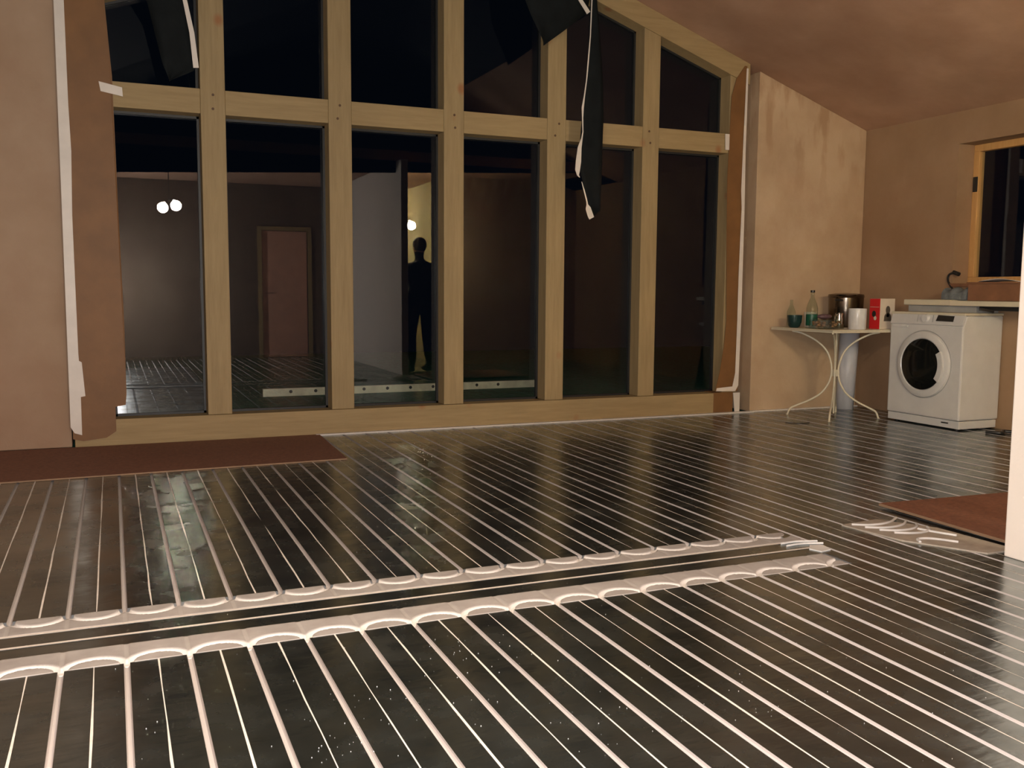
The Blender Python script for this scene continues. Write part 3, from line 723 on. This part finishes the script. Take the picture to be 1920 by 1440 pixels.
bm = nb(); lathe(bm, [(0, 0), (.034, 0), (.039, .02), (.040, .06), (.033, .10), (.036, .125), (.033, .125), (.030, .10), (0, .02)], (5.70, 6.29, z0), 32); part('body', bm, M_steel, t, smooth=40)
bm = nb(); tube(bm, spline([(5.670, 6.285, z0+.11), (5.645, 6.28, z0+.105), (5.641, 6.28, z0+.06), (5.664, 6.285, z0+.035)], 5), .005, 8); part('handle', bm, M_steel, t, smooth=40)
t = thing('cooking_pot', 'large polished steel pot with dark rim behind the white canister', 'pot', (5.90, 6.44, z0))
M_pot = plain('dark_steel', (.20,.17,.14), .22, metal=1, var=.1)
bm = nb(); lathe(bm, [(0, 0), (.135, 0), (.145, .02), (.148, .255), (.155, .262), (.150, .268), (.143, .258), (.14, .02), (0, .012)], (5.93, 6.47, z0), 48); part('body', bm, M_pot, t, smooth=40)
bm = nb(); lathe(bm, [(.150, .268), (.152, .272), (.148, .284), (.09, .294), (0, .297)], (5.93, 6.47, z0), 40); ld = part('lid', bm, M_pot, t, smooth=40)
bm = nb(); tube(bm, spline([(5.81, 6.38, z0+.235), (5.775, 6.36, z0+.235), (5.76, 6.40, z0+.235), (5.785, 6.44, z0+.235)], 5), .008, 8); part('handle', bm, M_black, t, smooth=40)
t = thing('white_canister', 'white ceramic canister just left of the red and white carton', 'canister', (5.645, 6.02, z0))
bm = nb(); lathe(bm, [(0, 0), (.066, 0), (.070, .006), (.072, .164), (.070, .170), (.064, .170), (.064, .02), (0, .016)], (5.645, 6.02, z0), 40)
o = part('body', bm, M_ceram, t, smooth=40)
for ch in t.children:
    pass
# red and white coffee box with its two pictures
t = thing('coffee_box', 'red and white cardboard carton at the right end of the garden table', 'carton', (5.93, 6.05, z0))
bx0, bx1, by0, by1, bh = 5.850, 6.010, 5.985, 6.10, .252
bm = nb(); box(bm, (bx0, by0, z0), (bx1, by1, z0+bh)); part('carton', bm, M_card, t, bev=.002)
bm = nb(); box(bm, (bx0-.0012, by0, z0+.001), (bx0-.0002, by1, z0+bh-.001)); rp = part('red_side', bm, M_red, t)
def blob(cx, cz, pts, m, name, par, face='x'):
    bm = nb()
    if face == 'x': vs = [bm.verts.new((bx0-.0016, cx+a_, cz+b_)) for a_, b_ in pts]
    else: vs = [bm.verts.new((cx+a_, by0-.0012, cz+b_)) for a_, b_ in pts]
    bm.faces.new(vs); o = part(name, bm, m, par); s_ = o.modifiers.new('s', 'SOLIDIFY'); s_.thickness = .0006
ell = lambda rx, rz, n=18: [(rx*math.cos(2*math.pi*i/n), rz*math.sin(2*math.pi*i/n)) for i in range(n)]
blob(6.050, z0+.125, ell(.022, .026), M_black, 'picture', rp)
blob(6.035, z0+.090, ell(.015, .018), M_card, 'picture', rp)
blob(6.045, z0+.182, [(-.05, -.0015), (.05, -.0015), (.05, .0015), (-.05, .0015)], M_card, 'picture', rp)
MG = plain('dark_print', (.09,.075,.06), .5)
blob(5.935, z0+.158, ell(.024, .034), MG, 'picture', t, 'y')
blob(5.935, z0+.100, [(-.042, -.035), (.042, -.035), (.036, .01), (.018, .032), (-.018, .032), (-.036, .01)], MG, 'picture', t, 'y')
blob(5.935, z0+.112, ell(.016, .014), M_card, 'picture', t, 'y')
# rolled sheet standing in the corner
t = thing('rolled_sheet', 'tall pale blue-white rolled sheet standing in the corner behind the table', 'roll', (6.07, 6.55, 0))
bm = nb(); n = 30
prof0 = []
for i in range(34):
    a = i/33*2.3*math.pi*1.0; r_ = .088-.012*i/33
    prof0.append((r_*math.cos(a+.4), r_*math.sin(a+.4)))
A = [bm.verts.new((6.055+x*.9, 6.57+y, 0.001)) for x, y in prof0]; B = [bm.verts.new((6.085+x*1.05, 6.57+y, .70)) for x, y in prof0]
for i in range(33): bm.faces.new((A[i], A[i+1], B[i+1], B[i]))
o = part('sheet', bm, M_pvc, t, smooth=0); m = o.modifiers.new('s', 'SOLIDIFY'); m.thickness = .004

bm = nb(); tube(bm, spline([(4.93, 6.0, .004), (5.00, 5.93, .004), (5.08, 5.92, .004), (5.13, 5.95, .004)], 5), .003, 6); o = mesh_obj('cable_offcut', bm, M_black); tag(o, 'short dark cable offcut on the foil floor in front of the table', 'cable')

# ------------------------------------------------------------------ outside
bm = nb(); box(bm, (.95, 6.98, -.25), (11, 16, -.052)); box(bm, (-6, 6.98, -.25), (.949, 16, -.056)); g_ = struct('ground', bm, M_lawn)
g_['label'] = 'dark green lawn outside the glazed wall'
slab_m = plain('paving_slab', (.55,.62,.72), .6, var=.45, sc=6, bump=.8, bsc=20)
for i, (ya, yb) in enumerate(((7.75, 10.95), (11.0, 13.6))):
    bm = nb(); box(bm, (-3, ya, -.0555), (.93, yb, -.035)); o = mesh_obj('stone_slab', bm, slab_m, bev=.006)
    tag(o, ('blotchy grey paving slab outside the first left pane, nearer the sill', 'blotchy grey paving slab outside the first left pane, beyond the seam')[i], 'slab')
t = thing('steel_plank', 'pale galvanised plank with round holes standing on edge on the lawn outside', 'plank', (2.6, 9.7, -.052))
bm = nb(); box(bm, (1.38, 9.70, -.0515), (4.5, 9.73, .030)); part('plank', bm, M_galv, t, bev=.003)
for i in range(10):
    bm = nb(); tube(bm, [(1.66+i*.255, 9.6985, -.005), (1.66+i*.255, 9.7005, -.005)], .017, 16); part('hole', bm, M_black, t)

# ------------------------------------------------------------------ lamps (mirrored in the glass, plus an added unseen passage lamp)
def lamp(x, y, zb, mat, label, offs, rb=.042):
    t = thing('pendant_lamp', label, 'lamp', (x, y, zb))
    bm = nb(); lathe(bm, [(0, 2.60), (.055, 2.60), (.05, 2.575), (.015, 2.56), (0, 2.56)], (x, y, 0), 24); part('ceiling_rose', bm, M_steel, t, smooth=40)
    bm = nb(); tube(bm, [(x, y, zb+.06), (x, y, 2.565)], .004, 8); part('cord', bm, M_black, t)
    for dx, dy, dz in offs:
        bm = nb(); tube(bm, spline([(x, y, zb+.08), (x+dx*.5, y+dy*.5, zb+.07+dz), (x+dx, y+dy, zb+dz+rb)], 5), .006, 8); part('arm', bm, M_steel, t, smooth=40)
        bm = nb(); sphere(bm, (x+dx, y+dy, zb+dz), rb, n=12); part('bulb', bm, mat, t, smooth=0)
lamp(.64, 2.10, 1.97, M_bulbA, 'warm pendant lamp mirrored in the first left pane', ((-.070, 0, -.012), (.072, .01, .014)), .060)
lamp(3.55, -.60, 2.15, M_bulbA, 'added unseen pendant lamp farther back in the passage, brightening its mirrored walls', ((-.065, .02, -.012), (.065, -.01, .014)), .055)  # added fill lamp, out of sight, to brighten the passage reflection
lamp(3.585, 1.70, 1.86, M_bulbB, 'warm pendant lamp mirrored above the person in the third pane', ((-.058, .02, -.014), (.062, -.01, .018)), .055)

# ------------------------------------------------------------------ person in dark clothes in the passage opening
def skinned(name, V, E, R, m, parent, sub=2, root=0):
    me = bpy.data.meshes.new(name); me.from_pydata(V, E, []); me.materials.append(m)
    o = bpy.data.objects.new(name, me); COL.objects.link(o); o.parent = parent
    o.modifiers.new('skin', 'SKIN'); s_ = o.modifiers.new('sub', 'SUBSURF'); s_.levels = s_.render_levels = sub
    for i, r_ in enumerate(R):
        sv = me.skin_vertices[0].data[i]; sv.radius = r_ if isinstance(r_, tuple) else (r_, r_); sv.use_root = (i == root)
    for p in me.polygons: p.use_smooth = True
    return o
PM = thing('person', 'person in dark clothes standing in the lit opening, mirrored in the third pane', 'person', (3.60, 2.22, 0)); PM.rotation_euler = (0, 0, math.radians(165))
skin_m = plain('skin', (.46,.26,.18), .5); coat = plain('dark_jacket', (.012,.013,.018), .8); trou = plain('dark_trousers', (.015,.017,.026), .8); hairm = plain('dark_hair', (.02,.013,.01), .6)
V = [(0,0,.88), (0,0,1.02), (0,.01,1.18), (0,.02,1.33), (0,.02,1.40), (0,.03,1.47), (0,.035,1.53), (0,.03,1.60),
     (.11,0,.84), (.13,.02,.47), (.14,-.02,.09), (.145,.11,.045), (-.10,0,.84), (-.11,.03,.47), (-.13,-.01,.09), (-.14,.12,.045),
     (.180,.01,1.330), (.235,0,1.08), (.19,.17,.96), (-.175,.01,1.335), (-.235,.02,1.09), (-.12,.22,1.10)]
E = [(0,1),(1,2),(2,3),(3,4),(4,5),(5,6),(6,7),(0,8),(8,9),(9,10),(10,11),(0,12),(12,13),(13,14),(14,15),(3,16),(16,17),(17,18),(3,19),(19,20),(20,21)]
R = [(.165,.125),(.165,.125),(.18,.13),(.15,.11),(.06,.06),(.055,.055),(.072,.085),(.068,.08),(.085,.09),.058,.040,.036,(.085,.09),.058,.040,.036,.058,.045,.032,.058,.045,.032]
skinned('body', V, E, R, coat, PM)
# head with face
bm = nb(); sphere(bm, (0,.035,1.575), .078, sx=.95, sy=1.12, sz=1.35, n=14)
for v in bm.verts:
    d_ = v.co-Vector((0,.125,1.565)); r_ = d_.length
    if r_ < .03: v.co.y += .02*(1-r_/.03)
    for ex in (-.03, .03):
        d_ = (v.co-Vector((ex,.115,1.595))).length
        if d_ < .022: v.co.y -= .010*(1-d_/.022)
hd = mesh_obj('head', bm, skin_m, PM, smooth=0)
for ex in (-.029, .029):
    bm = nb(); sphere(bm, (ex,.106,1.592), .0115, n=8); mesh_obj('eye', bm, M_ceram, hd, smooth=0)
for ex in (-.076, .076):
    bm = nb(); sphere(bm, (ex,.03,1.57), .02, sx=.35, sy=.8, sz=1.4, n=8); mesh_obj('ear', bm, skin_m, hd, smooth=0)
bm = nb(); sphere(bm, (0,.112,1.527), .017, sx=1.3, sy=.4, sz=.4, n=8); mesh_obj('mouth', bm, plain('lips', (.35,.12,.10), .5), hd, smooth=0)
bm = nb(); sphere(bm, (0,.018,1.605), .090, sx=.98, sy=1.08, sz=1.1, n=14)
for v in bm.verts:
    if v.co.y > .07 and v.co.z < 1.64: v.co.y = .07
mesh_obj('hair', bm, hairm, PM, smooth=0)
def hand(wrist, fdir, side, thumb):
    wv = Vector(wrist); f_ = Vector(fdir).normalized(); s_ = Vector(side).normalized(); n_ = f_.cross(s_)
    V = [wv, wv+f_*.045, wv+f_*.085]; E = [(0,1),(1,2)]; R = [(.022,.016),(.036,.014),(.038,.013)]
    for i, (off, ln) in enumerate(((-.030,.070),(-.010,.080),(.010,.075),(.029,.058))):
        b_ = wv+f_*.088+s_*off*.9; V.append(b_); E.append((2, len(V)-1)); R.append(.0095)
        m_ = b_+f_*ln*.45-n_*.008; V.append(m_); E.append((len(V)-2, len(V)-1)); R.append(.0085)
        e_ = m_+f_*ln*.40-n_*.024; V.append(e_); E.append((len(V)-2, len(V)-1)); R.append(.0075)
    t1 = wv+f_*.03+s_*(.042*thumb); V.append(t1); E.append((1, len(V)-1)); R.append(.012)
    t2 = t1+f_*.04+s_*.02*thumb-n_*.012; V.append(t2); E.append((len(V)-2, len(V)-1)); R.append(.009)
    skinned('hand', [tuple(v) for v in V], E, R, skin_m, PM, 2)
hand((.175,.215,.95), (-.3,.9,-.05), (0,.05,1), 1); hand((-.10,.245,1.10), (.5,.85,.1), (0,-.05,1), 1)
bm = nb(); V = None
V = [(0,0,.90), (.105,0,.82), (.128,.02,.47), (.138,-.02,.12), (-.095,0,.82), (-.108,.03,.47), (-.128,-.01,.12)]
skinned('trousers', V, [(0,1),(1,2),(2,3),(0,4),(4,5),(5,6)], [(.155,.118),.100,.068,.056,.100,.068,.056], trou, PM)
for sx in (.14, -.135):
    bm = nb(); sphere(bm, (sx,.06,.042), .05, sx=.95, sy=2.6, sz=.80, n=12)
    for v in bm.verts: v.co.z = max(v.co.z, .001)
    mesh_obj('shoe', bm, M_black, PM, smooth=0)
